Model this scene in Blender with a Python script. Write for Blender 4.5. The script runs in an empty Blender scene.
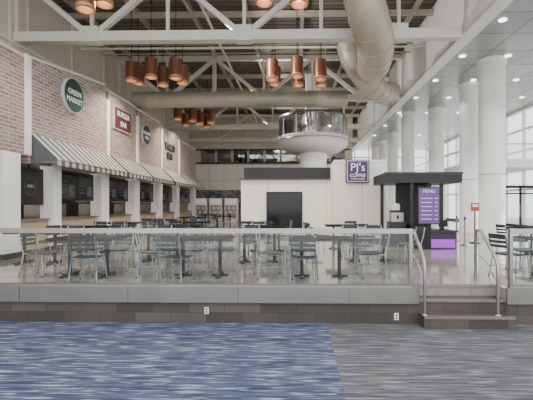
import bpy, math, random
from mathutils import Vector, Matrix
random.seed(4)
S=bpy.context.scene
def lin(c):
    return tuple(((v/255)/12.92 if v/255<=.04045 else ((v/255+.055)/1.055)**2.4) for v in c)+(1,)
MATS={}
def new(name):
    m=bpy.data.materials.new(name); m.use_nodes=True
    n=m.node_tree; b=n.nodes['Principled BSDF']; MATS[name]=m
    return m,n,b
def pbr(name,c,rough=.6,metal=0,emit=0,ecol=None,var=.08,scale=3,spec=None):
    m,n,b=new(name)
    if var>0:
        tc=n.nodes.new('ShaderNodeTexCoord'); no=n.nodes.new('ShaderNodeTexNoise'); no.inputs['Scale'].default_value=scale
        no.inputs['Detail'].default_value=4
        mx=n.nodes.new('ShaderNodeMix'); mx.data_type='RGBA'
        L=lin(c)
        mx.inputs[6].default_value=tuple(x*(1-var) for x in L[:3])+(1,)
        mx.inputs[7].default_value=tuple(min(1,x*(1+var)) for x in L[:3])+(1,)
        n.links.new(tc.outputs['Object'],no.inputs['Vector']); n.links.new(no.outputs['Fac'],mx.inputs[0])
        n.links.new(mx.outputs[2],b.inputs['Base Color'])
    else: b.inputs['Base Color'].default_value=lin(c)
    b.inputs['Roughness'].default_value=rough; b.inputs['Metallic'].default_value=metal
    if spec is not None: b.inputs['Specular IOR Level'].default_value=spec
    if emit:
        b.inputs['Emission Color'].default_value=lin(ecol or c); b.inputs['Emission Strength'].default_value=emit
    return m
def brickmat(name,axes,c1,c2,cm,bw,bh,mortar,rough=.8,offset=.5,metal=0,bump=.2,noise=.0,spec=None):
    m,n,b=new(name)
    tc=n.nodes.new('ShaderNodeTexCoord'); sp=n.nodes.new('ShaderNodeSeparateXYZ'); cb=n.nodes.new('ShaderNodeCombineXYZ')
    n.links.new(tc.outputs['Object'],sp.inputs[0])
    n.links.new(sp.outputs[axes[0]],cb.inputs[0]); n.links.new(sp.outputs[axes[1]],cb.inputs[1])
    br=n.nodes.new('ShaderNodeTexBrick'); n.links.new(cb.outputs[0],br.inputs['Vector'])
    br.inputs['Color1'].default_value=lin(c1); br.inputs['Color2'].default_value=lin(c2); br.inputs['Mortar'].default_value=lin(cm)
    br.inputs['Scale'].default_value=1; br.inputs['Brick Width'].default_value=bw; br.inputs['Row Height'].default_value=bh
    br.inputs['Mortar Size'].default_value=mortar; br.offset=offset
    out=br.outputs['Color']
    if noise:
        no=n.nodes.new('ShaderNodeTexNoise'); no.inputs['Scale'].default_value=1.3; no.inputs['Detail'].default_value=5
        n.links.new(tc.outputs['Object'],no.inputs['Vector'])
        mx=n.nodes.new('ShaderNodeMix'); mx.data_type='RGBA'; mx.blend_type='MULTIPLY'; mx.inputs[0].default_value=noise
        n.links.new(out,mx.inputs[6])
        cr=n.nodes.new('ShaderNodeValToRGB'); cr.color_ramp.elements[0].color=(.45,.45,.45,1); cr.color_ramp.elements[1].color=(1.2,1.2,1.2,1)
        n.links.new(no.outputs['Fac'],cr.inputs[0]); n.links.new(cr.outputs[0],mx.inputs[7]); out=mx.outputs[2]
    n.links.new(out,b.inputs['Base Color']); b.inputs['Roughness'].default_value=rough; b.inputs['Metallic'].default_value=metal
    if spec is not None: b.inputs['Specular IOR Level'].default_value=spec
    if bump:
        bp=n.nodes.new('ShaderNodeBump'); bp.inputs['Strength'].default_value=bump; bp.inputs['Distance'].default_value=.01; bp.invert=True
        n.links.new(br.outputs['Fac'],bp.inputs['Height']); n.links.new(bp.outputs[0],b.inputs['Normal'])
    return m
def glassmat(name,tint,fac):
    m=bpy.data.materials.new(name); m.use_nodes=True; n=m.node_tree; n.nodes.clear()
    o=n.nodes.new('ShaderNodeOutputMaterial'); t=n.nodes.new('ShaderNodeBsdfTransparent'); g=n.nodes.new('ShaderNodeBsdfGlossy')
    t.inputs[0].default_value=tint; g.inputs['Roughness'].default_value=.03
    mx=n.nodes.new('ShaderNodeMixShader'); mx.inputs[0].default_value=fac
    n.links.new(t.outputs[0],mx.inputs[1]); n.links.new(g.outputs[0],mx.inputs[2]); n.links.new(mx.outputs[0],o.inputs[0]); MATS[name]=m
    return m
def carpet(name,base,dark,light,sx=1.5,sy=20,a=.54):
    m,n,b=new(name)
    tc=n.nodes.new('ShaderNodeTexCoord')
    def noise(sx,sy,det=3,off=0):
        mp=n.nodes.new('ShaderNodeMapping'); mp.inputs['Scale'].default_value=(sx,sy,1); mp.inputs['Location'].default_value=(off,off,0)
        n.links.new(tc.outputs['Object'],mp.inputs[0])
        no=n.nodes.new('ShaderNodeTexNoise'); no.inputs['Scale'].default_value=1; no.inputs['Detail'].default_value=det
        n.links.new(mp.outputs[0],no.inputs['Vector']); return no.outputs['Fac']
    def mixc(f,a,c,lo,hi):
        mr=n.nodes.new('ShaderNodeMapRange'); mr.inputs[1].default_value=lo; mr.inputs[2].default_value=hi
        n.links.new(f,mr.inputs[0]); mx=n.nodes.new('ShaderNodeMix'); mx.data_type='RGBA'
        n.links.new(mr.outputs[0],mx.inputs[0])
        for k,v in ((6,a),(7,c)):
            if isinstance(v,tuple): mx.inputs[k].default_value=v
            else: n.links.new(v,mx.inputs[k])
        return mx.outputs[2]
    c=mixc(noise(sx,sy),lin(dark),lin(base),.40,.56)
    c=mixc(noise(sx*1.7,sy*1.5,4,7.3),c,lin(light),a,a+.09)
    c=mixc(noise(60,60,2),c,lin(dark),.62,.9)
    n.links.new(c,b.inputs['Base Color']); b.inputs['Roughness'].default_value=.75
    b.inputs['Specular IOR Level'].default_value=.3
    bp=n.nodes.new('ShaderNodeBump'); bp.inputs['Strength'].default_value=.3; bp.inputs['Distance'].default_value=.005
    n.links.new(noise(150,150,2),bp.inputs['Height']); n.links.new(bp.outputs[0],b.inputs['Normal'])

class B:
    def __init__(s): s.v=[]; s.f=[]; s.m=[]; s.sm=[]; s.mats=[]
    def mi(s,n):
        if n not in s.mats: s.mats.append(n)
        return s.mats.index(n)
    def add(s,vs,fs,mat,smooth=False,M=None):
        o=len(s.v); i=s.mi(mat)
        for p in vs:
            p=Vector(p)
            if M is not None: p=M@p
            s.v.append(tuple(p))
        for f in fs: s.f.append(tuple(k+o for k in f)); s.m.append(i); s.sm.append(smooth)
    def box(s,x0,x1,y0,y1,z0,z1,mat,M=None):
        s.add([(x0,y0,z0),(x1,y0,z0),(x1,y1,z0),(x0,y1,z0),(x0,y0,z1),(x1,y0,z1),(x1,y1,z1),(x0,y1,z1)],
          [(0,3,2,1),(4,5,6,7),(0,1,5,4),(1,2,6,5),(2,3,7,6),(3,0,4,7)],mat,M=M)
    def tube(s,pts,r,mat,n=10,caps=True,rs=None):
        pts=[Vector(p) for p in pts]; N=len(pts); rings=[]; prev=None
        for i,p in enumerate(pts):
            t=(pts[min(i+1,N-1)]-pts[max(i-1,0)]).normalized()
            if prev is None:
                a=Vector((0,0,1)) if abs(t.z)<.9 else Vector((1,0,0)); u=t.cross(a).normalized()
            else: u=(prev-t*prev.dot(t)).normalized()
            prev=u; w=t.cross(u); rr=rs[i] if rs else r
            rings.append([p+(u*math.cos(2*math.pi*k/n)+w*math.sin(2*math.pi*k/n))*rr for k in range(n)])
        vs=[q for R in rings for q in R]
        fs=[(i*n+k,i*n+(k+1)%n,(i+1)*n+(k+1)%n,(i+1)*n+k) for i in range(N-1) for k in range(n)]
        s.add(vs,fs,mat,True)
        if caps:
            s.add(rings[0],[tuple(range(n))[::-1]],mat); s.add(rings[-1],[tuple(range(n))],mat)
    def beam(s,p0,p1,w,h,mat):
        p0=Vector(p0);p1=Vector(p1);t=(p1-p0).normalized(); a=Vector((0,1,0)) if abs(t.y)<.9 else Vector((0,0,1))
        u=t.cross(a).normalized()*h/2; q=a.normalized()*w/2
        vs=[p+e*u+f*q for p in (p0,p1) for e,f in ((-1,-1),(1,-1),(1,1),(-1,1))]
        s.add(vs,[(0,1,2,3),(7,6,5,4),(0,4,5,1),(1,5,6,2),(2,6,7,3),(3,7,4,0)],mat)
    def lathe(s,prof,c,mat,n=24,smooth=True):
        vs=[(c[0]+r*math.cos(2*math.pi*k/n),c[1]+r*math.sin(2*math.pi*k/n),c[2]+z) for r,z in prof for k in range(n)]
        fs=[(i*n+k,i*n+(k+1)%n,(i+1)*n+(k+1)%n,(i+1)*n+k) for i in range(len(prof)-1) for k in range(n)]
        s.add(vs,fs,mat,smooth)
    def text(s,t,size,M,mat,ext=.01):
        cu=bpy.data.curves.new('t','FONT'); cu.body=t; cu.size=size; cu.align_x='CENTER'; cu.align_y='CENTER'; cu.extrude=ext
        o=bpy.data.objects.new('t',cu); bpy.context.collection.objects.link(o)
        bpy.context.view_layer.update()
        me=o.evaluated_get(bpy.context.evaluated_depsgraph_get()).to_mesh()
        s.add([v.co.copy() for v in me.vertices],[tuple(p.vertices) for p in me.polygons],mat,M=M)
        bpy.data.objects.remove(o)
    def mesh(s,name):
        me=bpy.data.meshes.new(name); me.from_pydata(s.v,[],s.f)
        for k in s.mats: me.materials.append(MATS[k])
        for p,i,sm in zip(me.polygons,s.m,s.sm): p.material_index=i; p.use_smooth=sm
        me.update(); return me
    def done(s,name,loc=(0,0,0),rz=0,bevel=0):
        return place(s.mesh(name),name,loc,rz,bevel)
def place(me,name,loc=(0,0,0),rz=0,bevel=0):
    o=bpy.data.objects.new(name,me); bpy.context.collection.objects.link(o); o.location=loc; o.rotation_euler=(0,0,rz)
    if bevel:
        b=o.modifiers.new('bev','BEVEL'); b.width=bevel; b.segments=2; b.limit_method='ANGLE'
    return o
def front(x,y,z): return Matrix(((1,0,0,x),(0,0,-1,y),(0,1,0,z),(0,0,0,1)))
def left(x,y,z): return Matrix(((0,0,1,x),(1,0,0,y),(0,1,0,z),(0,0,0,1)))

# ---------- materials
brickmat('brick',(1,2),(138,114,106),(164,146,136),(194,188,181),.30,.10,.012,.85,noise=.25)
brickmat('riser_tile',(0,2),(76,68,65),(104,94,88),(58,54,52),.6,.165,.004,.4,noise=.7)
brickmat('floor_tile',(0,1),(150,145,138),(165,160,152),(118,114,108),.6,.6,.005,.07,offset=0,bump=.02,noise=.3,spec=.85)
brickmat('mosaic',(0,2),(70,75,80),(160,165,165),(90,90,90),.25,.12,.01,.4)
brickmat('ceil_panel',(0,1),(154,156,158),(170,172,174),(108,111,113),1.5,1.5,.03,.25,offset=0,metal=.4,bump=.1)
brickmat('cream_panel',(0,2),(240,236,225),(244,240,230),(170,166,158),1.22,4,.012,.5,offset=0,bump=.1)
brickmat('deck',(0,1),(104,97,86),(114,106,94),(70,64,58),30,.3,.05,.8,offset=0)
carpet('carpet_blue',(80,89,116),(52,60,90),(154,160,176))
carpet('carpet_grey',(98,99,104),(70,72,78),(150,151,155),1.2,26,.55)
pbr('beige',(206,198,182),.8); pbr('warm_beige',(182,162,138),.7); pbr('white',(244,243,240),.5,var=.03)
pbr('offwhite',(216,214,208),.6,var=.04); pbr('truss',(210,207,198),.55,var=.05)
pbr('duct',(172,163,148),.45,.2,var=.1); pbr('black',(16,16,18),.4,var=.1); pbr('darkgrey',(48,49,51),.5)
pbr('steel',(172,170,165),.28,.95,var=.06); pbr('steel_band',(162,160,154),.34,.8,var=.18,scale=2)
pbr('chrome',(170,174,176),.3,1,var=0); pbr('tabletop',(22,19,19),.7,spec=.06); pbr('seat',(58,66,70),.5,.0,spec=.25)
pbr('copper',(116,72,50),.38,.4,var=.15,scale=8); pbr('copper_band',(174,126,94),.35,.4,var=.1)
pbr('bulb',(255,236,205),.5,emit=9,var=0); pbr('bulb_soft',(255,250,240),.5,emit=5,var=0)
pbr('stripe_dark',(86,89,90),.75); pbr('stripe_light',(184,185,182),.75)
pbr('green',(30,70,58),.5); pbr('maroon',(92,40,48),.5); pbr('purple',(70,34,92),.4); pbr('slate',(60,66,72),.5)
pbr('purple_lit',(150,60,190),.4,emit=.9,ecol=(160,50,205),var=0); pbr('purple_dark',(66,34,84),.35)
pbr('screen',(14,14,18),.15,var=0); pbr('screen_lit',(110,70,140),.3,emit=.2,ecol=(110,60,150),var=.5,scale=9)
pbr('menu_glow',(66,70,76),.4,emit=.05,ecol=(130,140,150),var=.5,scale=6)
pbr('menu_white',(225,228,228),.4,emit=.3,var=.05); pbr('orange',(180,84,56),.5); pbr('blue',(40,70,150),.4)
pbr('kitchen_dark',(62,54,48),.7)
pbr('leaf',(52,92,44),.6,var=.4,scale=8); pbr('soil',(50,38,30),.9); pbr('concrete',(168,166,160),.85)
glassmat('glass',(.96,.975,.97,1),.028); glassmat('glass_dark',(.55,.6,.62,1),.35)
pbr('glass_edge',(120,140,136),.2,var=0)

PZ=.58
# ---------- floors
b=B(); b.box(-9,.49,-4,6.36,-.1,0,'carpet_blue'); b.done('carpet_floor')
b=B(); b.box(.49,14,-4,6.36,-.1,0,'carpet_grey'); b.done('carpet_floor')
b=B(); b.box(-9,14,6.7,42,-.1,PZ,'floor_tile'); b.box(-9,2.0,6.38,6.7,-.1,PZ,'floor_tile'); b.box(3.42,14,6.38,6.7,-.1,PZ,'floor_tile'); b.done('floor_platform')
for nm,x0,x1 in (('baseboard_left',-9,2.0),('baseboard_right',3.42,14)):
    b=B(); b.box(x0,x1,6.36,6.38,0,.33,'riser_tile'); b.box(x0,x1,6.33,6.38,.33,.60,'steel_band'); b.box(x0,x1,6.32,6.33,.325,.335,'darkgrey')
    k=x0+.7
    while k<x1: b.box(k,k+.006,6.327,6.331,.335,.6,'darkgrey'); k+=1.83
    b.done(nm)
b=B()
for i,(y,z) in enumerate(((6.10,.193),(6.40,.387))):
    b.box(2.0,3.42,y,6.71,0 if i==0 else .193,z,'riser_tile')
    b.box(2.0,3.42,y-.012,y+.05,z-.035,z+.004,'steel_band')
b.box(2.0,3.42,6.68,6.74,.545,.584,'steel_band')
b.done('stair_steps')
for x,z in ((-1.5,.2),(1.63,.12)):
    b=B(); b.box(x-.035,x+.035,6.345,6.36,z-.055,z+.055,'white'); b.box(x-.015,x+.015,6.34,6.346,z+.01,z+.035,'darkgrey'); b.box(x-.015,x+.015,6.34,6.346,z-.035,z-.01,'darkgrey'); b.done('power_outlet')
# ---------- railing
def railing(x0,x1,name):
    b=B()
    b.box(x0,x1,6.36,6.44,1.48,1.56,'steel')
    n=max(1,round((x1-x0)/2.1)); w=(x1-x0)/n
    for i in range(n):
        b.box(x0+i*w+.01,x0+(i+1)*w-.01,6.395,6.405,.62,1.48,'glass')
        if i: b.box(x0+i*w-.012,x0+i*w-.006,6.394,6.406,.62,1.48,'glass_edge'); b.box(x0+i*w+.006,x0+i*w+.012,6.394,6.406,.62,1.48,'glass_edge')
    for i in (0,n):
        xx=min(max(x0+i*w,x0+.025),x1-.025); b.box(xx-.025,xx+.025,6.37,6.43,PZ,1.48,'steel')
    b.box(x0,x1,6.375,6.425,PZ,.64,'steel'); b.done(name)
railing(-8.6,1.9,'glass_railing'); railing(3.48,13,'glass_railing')
for sx in (2.04,3.2):
    b=B()
    pts=[(sx,6.97,PZ),(sx,6.97,1.4),(sx,6.95,1.47),(sx,6.88,1.51),(sx,6.78,1.5),(sx,6.6,1.36),(sx,6.32,1.14),(sx,6.24,1.06),(sx,6.21,.96),(sx,6.2,.8),(sx,6.2,.193)]
    b.tube(pts,.026,'steel',12); b.tube([(sx,6.97,1.1),(sx,6.6,1.0),(sx,6.2,.7)],.012,'steel',8)
    b.lathe([(.0,.205),(.05,.205),(.05,.193)],(sx,6.2,0),'steel',16)
    b.done('stair_handrail')
# ---------- shell
b=B(); b.box(-9.1,-8.9,-4,32,0,9.4,'beige')
b.done('wall_left')
b=B()
for y in (10.9,11.7,12.5,15,17.5,20,22.5,25,27.5): b.box(-8.9,-8.86,y,y+.06,6.2,9.3,'offwhite')
b.box(-8.9,-8.85,10,31,7.0,7.12,'offwhite'); b.done('trim_left')
b=B(); b.box(-9,4.4,32,32.2,0,3.2,'mosaic'); b.box(-9,4.4,31.95,32.2,3.2,5.3,'cream_panel'); b.box(-9,4.4,32,32.2,5.3,9.4,'beige'); 
b.box(4.4,4.6,32,42,0,9.4,'beige'); b.done('wall_back')
b=B()
for i in range(9): b.box(-8+i*1.35,-8+i*1.35+1.15,31.9,31.96,5.5,6.5,'glass_dark')
b.box(-9,4.4,31.88,31.98,5.38,5.5,'darkgrey'); b.box(-9,4.4,31.88,31.98,6.5,6.6,'darkgrey'); b.done('window_1')
b=B(); b.box(-9.1,5.3,7,32.2,9.4,9.6,'deck'); b.box(4.4,5.3,32.2,42,9.4,9.6,'deck'); b.done('ceiling')
b=B(); b.box(5.1,5.5,7,42,7.15,9.4,'white'); b.box(5.06,5.1,7,42,7.15,7.25,'offwhite'); b.done('ceiling_beam')
b=B(); b.box(5.5,14.2,7,42,7.9,8.1,'ceil_panel'); b.done('ceiling_lobby')
b=B()
for x in (6.6,8.4,10.4,12.4):
    for y in (12.5,15.5,18.5,21.5,25,29,33): b.lathe([(0,0),(.09,0),(.12,.0),(.13,.02)],(x,y,7.87),'bulb_soft',16)
b.done('recessed_downlights')
# trusses
def truss(y,name):
    b=B(); x0,x1=-8.88,5.04; zb=7.22; zt=9.2
    b.box(x0,x1,y-.15,y+.15,zb-.15,zb+.15,'truss'); b.box(x0,x1,y-.12,y+.12,zt-.1,zt+.12,'truss')
    nodes=[-6.45+4.8*i for i in range(-1,3)]
    for nx in nodes:
        for d in (-2.4,2.4):
            a=Vector((nx,y,zb)); c=Vector((nx+d,y,zt))
            if c.x<x0 or c.x>x1 or a.x<x0: continue
            b.beam(a,c,.16,.16,'truss')
        if nx>x0: b.beam((nx,y,zb),(nx,y,zt),.1,.1,'truss'); b.box(nx-.25,nx+.25,y-.17,y+.17,zb-.18,zb+.3,'truss')
        if nx+2.4<x1: b.beam((nx+2.4,y,zb),(nx+2.4,y,zt),.1,.1,'truss')
    b.done(name)
for y in (12,19,26,31.3): truss(y,'roof_truss')
b=B()
for i in range(7):
    x=-8.2+2.1*i; b.box(x-.06,x+.06,7.2,31,9.18,9.4,'duct')
for y in (9.5,14.5,17,21.5,24,28.5): b.box(-8.88,5.08,y-.07,y+.07,9.05,9.25,'duct')
b.tube([(-8.8,15.5,8.3),(5,15.5,8.3)],.05,'truss'); b.tube([(-8.8,17.2,8.75),(5,17.2,8.75)],.035,'duct')
b.tube([(-3.2,8,8.6),(-3.2,31,8.6)],.05,'truss'); b.done('ceiling_joists')
# ducts
def arc(pts,k=8):
    out=[]; P=[Vector(p) for p in pts]
    P=[P[0]*2-P[1]]+P+[P[-1]*2-P[-2]]
    for i in range(1,len(P)-2):
        for j in range(k):
            t=j/k; a,b_,c,d=P[i-1],P[i],P[i+1],P[i+2]
            out.append(.5*((2*b_)+(c-a)*t+(2*a-5*b_+4*c-d)*t*t+(3*b_-a-3*c+d)*t**3))
    out.append(P[-2]); return out
def duct(pts,r):
    b=B(); path=arc(pts); b.tube(path,r,'duct',28)
    for i in range(0,len(path)-2,4):
        b.tube([path[i],path[i]+(path[i+1]-path[i]).normalized()*.06],r+.02,'duct',28)
    b.done('ventilation_duct')
duct([(1.65,10.6,9.35),(1.75,10.7,8.3),(2.0,11,7.4),(2.35,11.7,6.95),(2.6,12.9,6.85),(2.7,13.8,6.9)],.56)
duct([(1.95,14.7,8.1),(2.15,14.7,7.45),(2.6,15,6.95),(3.2,15.9,6.75),(3.9,17.2,6.9),(4.4,18.2,7.3)],.46)
b=B(); b.tube([(-7.6,17.8,6.85),(2.3,17.8,6.85)],.36,'duct',24)
for i in range(7): b.tube([(-7+i*1.5,17.8,6.85),(-6.92+i*1.5,17.8,6.85)],.385,'duct',24)
for i in range(4): b.beam((-6.5+i*2.6,17.8,7.2),(-6.5+i*2.6,17.8,9.3),.04,.04,'truss')
b.done('ventilation_duct')
# columns
for x,y,r in ((8.0,16,.5),(8.5,19.2,.46),(8.6,24,.46),(7.15,25,.42),(7.9,32,.42),(8.0,36,.42),(8.1,40,.42)):
    b=B(); b.lathe([(r+.04,0),(r+.04,.2),(r,.2),(r,7.1),(r+.05,7.1),(r+.05,7.32)],(x,y,PZ),'white',32)
    b.lathe([(r+.008,2.6),(r+.008,2.62)],(x,y,PZ),'darkgrey',32); b.done('round_column')
# right curtain wall
b=B(); 
for y in [-4+2*i for i in range(24)]: b.box(13.9,14.05,y-.06,y+.06,PZ if y>6.4 else 0,7.9,'white')
for z in (2.9,4.1,5.3,6.6,7.8): b.box(13.88,14.07,6.4,42,z-.06,z+.06,'white')
b.box(13.8,14.1,6.4,42,PZ,PZ+.15,'darkgrey'); b.box(13.97,13.985,6.4,42,PZ,7.9,'glass'); b.done('window_2')
b=B()
for i in range(7): x=4.7+i*1.55; b.box(x-.07,x+.07,41.9,42.05,PZ,7.9,'white')
for z in (2.9,4.3,5.7,7.1): b.box(4.6,14,41.88,42.07,z-.07,z+.07,'white')
b.box(4.6,14,41.96,41.98,PZ,7.9,'glass'); b.box(4.6,14,41.8,42.1,PZ,1.5,'offwhite'); b.done('window_3')
# lobby mezzanine + entry doors
b=B(); b.box(10.6,13.85,22.2,41.7,4.1,4.6,'white'); b.box(10.6,10.65,22.2,41.7,4.6,5.4,'glass'); b.box(10.58,10.68,22.2,41.7,5.4,5.47,'steel'); b.box(10.6,13.85,22.2,22.25,4.6,5.4,'glass'); b.box(10.6,13.85,22.18,22.28,5.4,5.47,'steel')
for y in (24.3,29,34,39): b.box(10.8,11.1,y,y+.3,PZ,4.1,'white')
b.done('mezzanine_balcony')
b=B(); y=21.9
for x in (11.6,12.55,13.5): b.box(x-.05,x+.05,y-.05,y+.05,PZ,3.0,'black')
b.box(11.55,13.55,y-.05,y+.05,2.9,3.05,'black'); b.box(11.55,13.55,y-.05,y+.05,2.55,2.63,'black'); b.box(11.6,13.5,y-.04,y+.04,PZ,PZ+.15,'black')
b.box(11.65,13.45,y-.006,y+.006,.75,2.9,'glass'); b.tube([(12.45,y-.1,1.3),(12.45,y-.1,2.0)],.02,'steel'); b.done('door_1')
# outside
b=B(); b.box(14.2,40,-4,60,-.3,-.02,'concrete'); b.done('ground_exterior')
for (x,y) in ((22,44),(24,50)):
    b=B(); b.tube([(0,0,0),(.05,.02,1.5),(0,.05,3)],.12,'soil',8,rs=[.16,.12,.08])
    for k in range(900):
        th=random.random()*6.28; ph=math.acos(random.uniform(-1,1)); r=1.3*random.random()**.4
        c=Vector((r*math.sin(ph)*math.cos(th),r*math.sin(ph)*math.sin(th),2.6+r*math.cos(ph)))
        u=Vector((random.gauss(0,1),random.gauss(0,1),random.gauss(0,1))).normalized()*.13; w=Vector((random.gauss(0,1),random.gauss(0,1),random.gauss(0,1))).normalized()*.08
        b.add([c-u,c-w,c+u,c+w],[(0,1,2,3)],'leaf')
    b.done('street_tree',(x,y,-.02))
# ---------- storefront row
b=B()
def poly(pts,mat,x0=-7.6,x1=-7.3):
    n=len(pts); vs=[(x1,p[0],p[1]) for p in pts]+[(x0,p[0],p[1]) for p in pts]
    b.add(vs,[tuple(range(n)),tuple(range(n,2*n))[::-1]]+[(i,i+n,(i+1)%n+n,(i+1)%n) for i in range(n)],mat)
P=[(7.6,10.2,5.9,5.9,3.3),(10.3,14.55,5.95,6.5,3.1),(14.75,17.3,6.35,6.35,3.1),(17.5,20.4,6.3,6.3,3.1),(20.6,23.5,6.1,6.1,3.1),(23.7,27.5,5.9,5.9,3.1)]
for y0,y1,z0,z1,zb in P:
    poly([(y0,zb),(y1,zb),(y1,z1),(y0,z0)],'brick')
    b.add([(-7.62,y0,z0),(-7.28,y0,z0),(-7.28,y1,z1),(-7.62,y1,z1),(-7.62,y0,z0+.07),(-7.28,y0,z0+.07),(-7.28,y1,z1+.07),(-7.62,y1,z1+.07)],[(4,5,6,7),(0,1,5,4),(1,2,6,5),(0,3,2,1),(2,3,7,6),(3,0,4,7)],'offwhite')
pil=[(9.35,9.95),(11.3,11.7),(14.1,14.7),(17.0,17.6),(20.0,20.6),(23,23.6),(26.8,27.5)]
for y0,y1 in pil: b.box(-7.65,-7.25,y0,y1,PZ,3.3 if y0<10 else 3.4,'white'); b.box(-7.68,-7.22,y0-.03,y1+.03,PZ,PZ+.15,'darkgrey')
for y in (10.2,14.6,17.35,20.45,23.55): b.box(-7.6,-7.24,y-.05,y+.15,3.3,6.0,'white')
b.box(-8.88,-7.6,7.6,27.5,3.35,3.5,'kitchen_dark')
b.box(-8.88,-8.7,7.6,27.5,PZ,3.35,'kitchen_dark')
b.box(-8.88,-7.3,27.4,27.6,PZ,5.9,'beige')
OP=((9.95,11.3),(11.7,14.1),(14.7,17.0),(17.6,20.0),(20.6,23),(23.6,26.8))
for y0,y1 in OP:
    b.box(-7.9,-7.4,y0,y1,PZ,1.5,'warm_beige'); b.box(-7.95,-7.33,y0,y1,1.5,1.56,'steel'); b.box(-7.41,-7.39,y0,y1,PZ,PZ+.12,'darkgrey')
    b.box(-8.7,-8.5,y0+.1,y1-.1,1.3,2.0,'steel'); b.box(-8.7,-8.66,y0+.2,y1-.2,2.05,2.2,'warm_beige')
b.done('storefront_facade')
# screens & posters in openings
for (y0,y1),k in zip(OP,(1,0,0,0,0,0)):
    y0+=.12; y1-=.1; z0,z1=(1.95,3.0) if k!=0 else (2.1,3.05)
    b=B(); b.box(-7.55,-7.48,y0,y1,z0,z1,'black'); 
    ym=(y0+y1)/2; zm=(z0+z1)/2
    if k==0:
        for i in range(2):
            w=(y1-y0)/2; a0=y0+i*w+.06; a1=y0+(i+1)*w-.06
            b.box(-7.48,-7.475,a0,a1,z0+.07,z1-.07,'screen'); b.text('MENU',.1,left(-7.47,(a0+a1)/2,z1-.18),'menu_glow',.002)
            for r in range(4): b.box(-7.475,-7.472,a0+.08,a0+.5,z1-.34-r*.12,z1-.31-r*.12,'menu_glow')
            b.box(-7.475,-7.472,a1-.4,a1-.08,z0+.15,z0+.5,'menu_glow')
    else:
        n=24;R=.25
        b.add([(-7.47,ym+R*math.cos(6.2832*i/n),zm+R*math.sin(6.2832*i/n)) for i in range(n)],[tuple(range(n))],'stripe_dark')
        b.add([(-7.465,ym+.9*R*math.cos(6.2832*i/n),zm+.9*R*math.sin(6.2832*i/n)) for i in range(n)],[tuple(range(n))],'black')
        b.text('GRILL',.12,left(-7.46,ym,zm),'stripe_light',.002)
    b.box(-7.53,-7.5,ym-.02,ym+.02,z1,3.34,'darkgrey')
    b.done('menu_board')
# awnings
def awning(y0,y1):
    b=B(); n=max(6,int((y1-y0)/.17)); w=(y1-y0)/n; zt,zb=3.92,3.22; xt,xb=-7.29,-6.55
    for i in range(n):
        a,c=y0+i*w,y0+(i+1)*w; m='stripe_dark' if i%2 else 'stripe_light'
        b.add([(xt,a,zt),(xt,c,zt),(xb,c,zb),(xb,a,zb)],[(3,2,1,0)],m)
        b.add([(xb,a,zb),(xb,c,zb),(xb,c,zb-.14),(xb,c-w*.2,zb-.19),(xb,a+w*.2,zb-.19),(xb,a,zb-.14)],[(0,5,4,3,2,1)],m)
    for y in (y0,y1): b.add([(xt,y,zt),(xb,y,zb),(xb,y,zb-.14),(xt,y,zb-.14)],[(0,1,2,3)],'stripe_dark'); b.tube([(xt,y,zb-.1),(xb,y,zb-.1)],.015,'steel')
    b.tube([(xb,y0,zb-.02),(xb,y1,zb-.02)],.015,'steel'); b.done('striped_awning')
for a,c in ((10.4,14.7),(14.95,17.3),(17.6,20.4),(20.7,23.4),(23.75,27.2)): awning(a,c)
# signs on brick
def rsign(y,z,r,mat,l1,l2):
    b=B(); n=40
    for rr,xx,m in ((r,-7.2,'offwhite'),(r*.95,-7.19,mat)):
        vs=[(x,y+rr*math.cos(6.2832*i/n),z+rr*math.sin(6.2832*i/n)) for x in (-7.29,xx) for i in range(n)]
        b.add(vs,[tuple(range(n,2*n))]+[(i,(i+1)%n,(i+1)%n+n,i+n) for i in range(n)],m)
    b.text(l1,r*.42,left(-7.18,y,z+r*.15),'menu_white',.004); b.text(l2,r*.42,left(-7.18,y,z-r*.3),'menu_white',.004); b.done('round_store_sign')
rsign(12.3,5.48,.56,'green','GREEN','MARKET'); rsign(18.3,5.3,.48,'slate','GOURMET','GRILL')
def qsign(y,z,w,h,mat,l1,l2):
    b=B(); b.box(-7.29,-7.2,y-w/2,y+w/2,z-h/2,z+h/2,'offwhite'); b.box(-7.2,-7.19,y-w/2+.03,y+w/2-.03,z-h/2+.03,z+h/2-.03,mat)
    b.text(l1,h*.34,left(-7.18,y,z+h*.2),'menu_white',.004); b.text(l2,h*.34,left(-7.18,y,z-h*.22),'menu_white',.004); b.done('store_sign')
qsign(15.8,5.45,1.5,.9,'maroon','BURGER','BAR'); 
b=B(); b.text('TACO',.6,left(-7.25,21.8,5.2),'slate',.04); b.text('BAR',.5,left(-7.25,21.8,4.7),'slate',.04); b.done('letter_sign')
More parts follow.
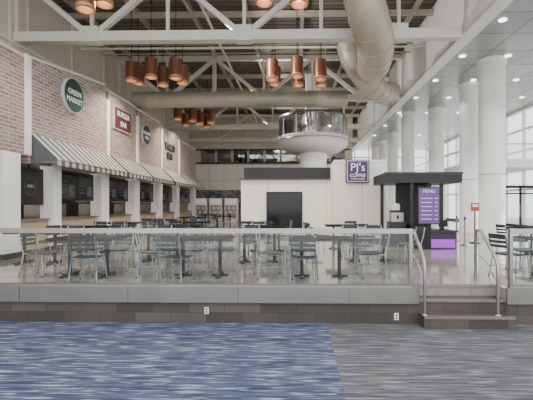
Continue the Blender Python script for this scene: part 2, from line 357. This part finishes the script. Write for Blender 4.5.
# ---------- cream building
b=B()
b.box(-2.33,1.4,16,22,PZ,3.05,'cream_panel'); b.box(-2.2,1.4,15.9,22,3.05,3.5,'black'); b.box(-2.33,1.4,15.88,16,3.0,3.06,'darkgrey')
b.box(1.4,3.35,14.5,22,PZ,3.62,'cream_panel'); b.box(1.38,3.37,14.48,14.5,3.56,3.64,'white'); b.box(1.38,1.4,14.5,16,PZ,3.62,'white')
b.box(-2.33,1.4,15.97,16,PZ,PZ+.12,'darkgrey'); b.box(1.4,3.35,14.47,14.5,PZ,PZ+.12,'darkgrey')
b.done('cafe_building')
b=B(); b.box(-1.27,.22,15.9,15.99,.95,2.5,'black'); 
for i in range(14): b.box(-1.22,.17,15.88,15.9,1.02+i*.1,1.11+i*.1,'screen')
b.box(-1.3,.25,15.86,15.99,.91,.95,'darkgrey'); b.done('roll_up_shutter')
b=B(); b.box(1.82,2.68,14.35,14.47,2.78,3.64,'purple'); b.box(1.86,2.64,14.34,14.35,2.82,3.6,'menu_white'); b.box(1.88,2.62,14.33,14.341,2.84,3.58,'purple')
b.text("PJ's",.42,front(2.25,14.32,3.34),'menu_white',.004); b.text('COFFEE',.17,front(2.25,14.32,3.04),'menu_white',.004); b.text('of New Orleans',.08,front(2.25,14.32,2.92),'menu_white',.004); b.done('coffee_sign')
# ---------- round tower
b=B(); c=(.83,20,0)
b.lathe([(.7,3.65),(.7,4.6)],(c[0],c[1],0),'white',32)
b.lathe([(.7,4.6),(1.3,4.65),(1.75,4.95),(1.8,5.3),(1.8,5.42),(0,5.42)],(c[0],c[1],0),'offwhite',40)
b.lathe([(1.82,5.2),(1.84,5.2),(1.84,5.26),(1.82,5.26)],(c[0],c[1],0),'steel',40)
b.lathe([(1.72,5.42),(1.72,6.4)],(c[0],c[1],0),'glass_dark',40)
b.lathe([(1.76,6.38),(1.76,6.48),(1.68,6.48),(1.68,6.38),(1.76,6.38)],(c[0],c[1],0),'steel',40)
for i in range(12):
    a=i*math.pi/6; x=c[0]+1.74*math.cos(a); y=c[1]+1.74*math.sin(a); b.box(x-.03,x+.03,y-.03,y+.03,5.42,6.4,'steel')
b.box(.45,1.2,19.6,20.4,5.42,8.7,'white'); b.box(.43,1.22,19.58,20.42,7.4,7.5,'darkgrey'); b.box(.3,1.35,19.45,20.55,8.6,8.75,'steel')
b.tube([(.83,20,8.7),(.83,20,9.38)],.1,'steel'); b.box(-.9,-.2,19.2,19.9,5.42,6.2,'darkgrey'); b.done('observation_tower')
# ---------- kiosk
b=B()
b.box(2.72,5.1,12,13.8,2.64,2.95,'black'); b.box(2.7,5.12,11.98,12,2.9,2.97,'darkgrey')
for x in (2.95,5.0): b.box(x-.05,x+.05,13.4,13.5,PZ,2.67,'black')
b.box(3.55,3.63,12.1,12.18,PZ,2.67,'black')
b.box(3.6,4.15,12.05,12.9,PZ,1.3,'black'); b.box(4.15,4.95,12.1,12.9,PZ,1.12,'purple_dark'); b.box(4.18,4.92,12.08,12.1,.62,.88,'purple_lit'); b.box(4.12,5.0,12.03,12.95,1.1,1.15,'darkgrey')
b.box(3.4,4.6,13.3,13.4,PZ,2.67,'darkgrey'); b.box(3.0,3.55,12.6,12.95,PZ,1.4,'darkgrey')
b.done('coffee_kiosk')
b=B(); b.box(3.8,4.5,12.2,12.26,1.34,2.52,'black'); b.box(3.83,4.47,12.19,12.2,1.37,2.49,'screen_lit')
b.text('MENU',.14,front(4.15,12.185,2.38),'menu_white',.002)
for i in range(6): b.box(3.9,4.25-.03*(i%2),12.183,12.188,2.15-i*.13,2.17-i*.13,'menu_white'); b.box(4.32,4.42,12.183,12.188,2.15-i*.13,2.17-i*.13,'menu_white')
b.box(4.1,4.2,12.24,12.3,1.3,2.64,'black'); b.done('menu_screen')
b=B(); b.box(-.2,.2,-.15,.15,0,.3,'steel'); b.box(-.2,.2,-.15,.15,.3,.38,'black'); b.tube([(0,-.16,.2),(0,-.22,.12)],.03,'black'); b.lathe([(.1,.38),(.12,.5),(.08,.6),(0,.6)],(0,0,0),'white',16); b.done('espresso_machine',(3.28,12.78,1.4))
b=B(); b.box(-.14,.14,-.02,.02,.1,.32,'black'); b.box(-.03,.03,0,.05,0,.12,'black'); b.box(-.1,.1,-.08,.1,0,.02,'black'); b.done('cash_register',(4.7,12.5,1.15))
b=B(); b.lathe([(.2,0),(.2,.02),(.03,.04)],(0,0,0),'black',20); b.tube([(0,0,.03),(0,0,1.2)],.025,'black'); b.box(-.14,.14,-.03,.01,1.15,1.45,'orange'); b.box(-.1,.1,-.035,-.03,1.3,1.4,'menu_white'); b.done('sign_stand',(6.4,14,PZ))
for x,y in ((5.7,13.2),(6.0,14.6)):
    b=B(); b.lathe([(.17,0),(.17,.02),(.03,.05)],(0,0,0),'steel',20); b.tube([(0,0,.03),(0,0,.92)],.025,'steel'); b.tube([(0,0,.85),(0,0,.97)],.035,'blue'); b.done('stanchion_post',(x,y,PZ))
for x in (-7.6,-6.4,-5.2):
    b=B(); b.box(-.5,.5,-.35,.35,0,1.9,'white'); b.box(-.42,.42,-.36,-.35,.3,1.35,'warm_beige'); b.box(-.45,.45,-.365,-.35,1.42,1.85,'menu_white'); b.tube([(.38,-.38,.6),(.38,-.38,1.2)],.015,'steel')
    for i in range(3):
        for j in range(6): b.box(-.36+j*.13,-.28+j*.13,-.37,-.36,.38+i*.33,.56+i*.33,('menu_white','offwhite','steel')[(i+j)%3])
    b.done('display_fridge',(x,30.5,PZ))
# ---------- pendants
def pendant(px,y,zb,r=.22,h=.7):
    b=B()
    b.lathe([(r,h),(r,.0)],(0,0,0),'copper',28); b.lathe([(r+.006,.1),(r+.006,.0),(r-.02,0)],(0,0,0),'copper_band',28)
    b.lathe([(r-.02,0),(r-.02,h-.02),(0,h-.02)],(0,0,0),'copper_band',28); b.lathe([(0,h+.01),(r,h)],(0,0,0),'copper',28)
    b.lathe([(0,.14),(r*.6,.16),(r*.6,.24),(0,.24)],(0,0,0),'bulb',20)
    b.tube([(0,0,h),(0,0,9.38-zb)],.012,'black',6); b.lathe([(.06,9.36-zb),(.06,9.4-zb)],(0,0,0),'black',12)
    b.done('pendant_lamp',(px,y,zb))
    l=bpy.data.lights.new('lamp','SPOT'); l.energy=170; l.spot_size=2.4; l.spot_blend=.5; l.shadow_soft_size=.12; l.color=(1,.9,.77)
    o=bpy.data.objects.new('pendant_light',l); bpy.context.collection.objects.link(o); o.location=(px,y,zb-.02)
for px,yb,Y in ((131,80,14.4),(138,83,15.2),(151,77,14),(163,85,15),(176,78,13.8),(183,83,14.8),(273,80,13.8),(276,85,15.2),(298,77,14),(299,86,15.4),(321,80,13.8),(322,86,15.2),
    (178,119,20.5),(193,121,20.8),(200,124,21.5),(212,123,21),(186,125,22.5),(208,127,23), (84,8,9.2),(103,3,9.6),(300,5,9.3),(265,3,9.6)):
    pendant((px-298)/385*Y,Y,1.95+(205-yb)/385*Y)
# added fill spots with housings, hidden behind truss chords to brighten beam and roof
for y in (12.6,19.6,26.6):
    b=B(); b.box(-.1,.1,-.12,.12,0,.2,'darkgrey'); b.box(.1,.11,-.1,.1,.02,.18,'bulb_soft'); b.box(-.03,.03,-.5,-.1,.05,.1,'black'); b.done('added_fill_housing',(-2.6,y-.05,7.3))
    l=bpy.data.lights.new('fl','SPOT'); l.energy=750; l.spot_size=2.6; l.spot_blend=.6; l.shadow_soft_size=.2; l.color=(1,.98,.95)
    o=bpy.data.objects.new('added_fill_spot',l); bpy.context.collection.objects.link(o); o.location=(-2.4,y-.05,7.4); o.rotation_euler=(0,-math.radians(100),0)
# ---------- tables & chairs
b=B(); b.box(-.6,.6,-.38,.38,.705,.75,'tabletop'); b.box(-.604,.604,-.384,.384,.715,.735,'black')
for x in (-.36,.36):
    b.tube([(x,0,.03),(x,0,.705)],.035,'darkgrey',12); b.box(x-.03,x+.03,-.3,.3,.0,.035,'darkgrey'); b.box(x-.15,x+.15,-.03,.03,0,.035,'darkgrey'); b.box(x-.12,x+.12,-.12,.12,.69,.705,'darkgrey')
TM=b.mesh('dining_table')
b=B()
nx,ny=6,6; vs=[];
for j in range(ny+1):
    for i in range(nx+1):
        u=i/nx*2-1; v=j/ny*2-1
        w=.22-.02*(v<-.5)
        vs.append((u*w, v*.21, .455+.012*u*u-.012*(1-v*v)-(.02 if v>.9 else 0)))
n0=len(vs); vs+= [(x,y,z-.02) for x,y,z in vs]
fs=[(j*(nx+1)+i,j*(nx+1)+i+1,(j+1)*(nx+1)+i+1,(j+1)*(nx+1)+i) for j in range(ny) for i in range(nx)]
fs2=[tuple(k+n0 for k in f)[::-1] for f in fs]
per=[i for i in range(nx+1)]+[(j)*(nx+1)+nx for j in range(1,ny+1)]+[ny*(nx+1)+i for i in range(nx-1,-1,-1)]+[j*(nx+1) for j in range(ny-1,0,-1)]
fs3=[(per[(k+1)%len(per)],per[k],per[k]+n0,per[(k+1)%len(per)]+n0) for k in range(len(per))]
b.add(vs,fs+fs2+fs3,'seat',False)
for z0,z1 in ((.58,.63),(.66,.71),(.74,.83)):
    vs=[];n=8
    for i in range(n+1):
        u=i/n*2-1; x=u*.205; yy=-.235-.04*(1-u*u)
        for z in (z0,z1):
            for d in (0,-.014): vs.append((x,yy+d-(z-.45)*.18,z))
    fs=[]
    for i in range(n):
        o=i*4; fs+=[(o,o+4,o+6,o+2),(o+1,o+3,o+7,o+5),(o+2,o+6,o+7,o+3),(o,o+1,o+5,o+4)]
    fs+=[(0,2,3,1),(n*4,n*4+1,n*4+3,n*4+2)]
    b.add(vs,fs,'seat')
for s in (-1,1):
    b.tube([(s*.235,-.27,0),(s*.205,-.2,.44),(s*.205,-.255,.6),(s*.205,-.3,.83)],.014,'chrome',8)
    b.tube([(s*.235,.23,0),(s*.205,.19,.435)],.014,'chrome',8)
    b.tube([(s*.205,-.2,.435),(s*.205,.19,.435)],.012,'chrome',8)
    b.tube([(s*.22,-.24,.2),(s*.22,.21,.2)],.008,'chrome',6)
    for y in (-.27,.23): b.lathe([(.016,0),(.016,.02),(0,.02)],(s*.235,y,0),'black',8)
b.tube([(-.205,.19,.435),(.205,.19,.435)],.011,'chrome',8); b.tube([(-.205,-.2,.435),(.205,-.2,.435)],.011,'chrome',8)
CM=b.mesh('dining_chair')
def tset(x,y,spec,fo=.68):
    place(TM,'dining_table',(x,y,PZ),random.uniform(-.04,.04))
    for k in spec:
        j=lambda: random.uniform(-.04,.04)
        if k=='L': place(CM,'dining_chair',(x-.94+j(),y+j(),PZ),-math.pi/2+random.uniform(-.4,.4))
        if k=='R': place(CM,'dining_chair',(x+.94+j(),y+j(),PZ),math.pi/2+random.uniform(-.4,.4))
        if k in 'ab': place(CM,'dining_chair',(x+(-.3 if k=='a' else .3)+j()*.6,y-fo,PZ),random.uniform(-.2,.2))
        if k in 'cd': place(CM,'dining_chair',(x+(-.3 if k=='c' else .3)+j()*.6,y+.68,PZ),math.pi+random.uniform(-.2,.2))
tset(-4.05,7.4,'Lbcd',.56); tset(-1.85,7.42,'Ladc',.56); tset(.45,7.4,'LRac',.56)
tset(-6.1,9.0,'Rcd'); tset(-3.3,9.4,'LRcb'); tset(-.9,9.2,'cR'); tset(1.75,9.4,'Rcda')
tset(-6.0,11.2,'Racd'); tset(-3.5,11.8,'LRb'); tset(-.9,11.5,'acR'); tset(1.5,12.1,'Lbd')
tset(-6.2,13.6,'Rab'); tset(-3.9,14.3,'LRac'); tset(-1.4,13.9,'abR'); tset(-5.8,16.4,'Rab'); tset(-5.4,19.5,'LRb'); tset(-4.2,22,'LRa'); tset(-5.6,25,'LRa')
tset(5.0,7.4,'LRbcd',.56); tset(7.5,8.5,'LRbc'); tset(6.9,10.9,'LRb')
# ---------- lights / world
w=bpy.data.worlds.new('World'); S.world=w; w.use_nodes=True; n=w.node_tree; bg=n.nodes['Background']
bg.inputs[0].default_value=(.985,.995,1,1); bg.inputs[1].default_value=2.45
l=bpy.data.lights.new('sun','SUN'); l.energy=4; l.angle=.06; l.color=(1,.98,.94)
o=bpy.data.objects.new('sun',l); bpy.context.collection.objects.link(o)
o.rotation_euler=Vector((.80,.42,.62)).to_track_quat('Z','Y').to_euler()
for y in (11,13.2,16,19,22,25):
    l=bpy.data.lights.new('store','POINT'); l.energy=14; l.color=(1,.87,.7); l.shadow_soft_size=.1
    o=bpy.data.objects.new('store_light',l); bpy.context.collection.objects.link(o); o.location=(-8.1,y,3.1)
for x in (6.6,10.4):
    for y in (12.5,18.5,25,33):
        l=bpy.data.lights.new('dl','SPOT'); l.energy=450; l.spot_size=2.2; l.shadow_soft_size=.15
        o=bpy.data.objects.new('downlight',l); bpy.context.collection.objects.link(o); o.location=(x,y,7.84)
# ---------- camera
cd=bpy.data.cameras.new('camera'); cam=bpy.data.objects.new('camera',cd); bpy.context.collection.objects.link(cam)
cam.location=(0,0,1.95); cam.rotation_euler=(math.pi/2,0,math.radians(1.2)); cd.lens=26.0; cd.sensor_width=36
cd.shift_x=-22.5/533; cd.shift_y=5/533; cd.clip_end=300
S.camera=cam
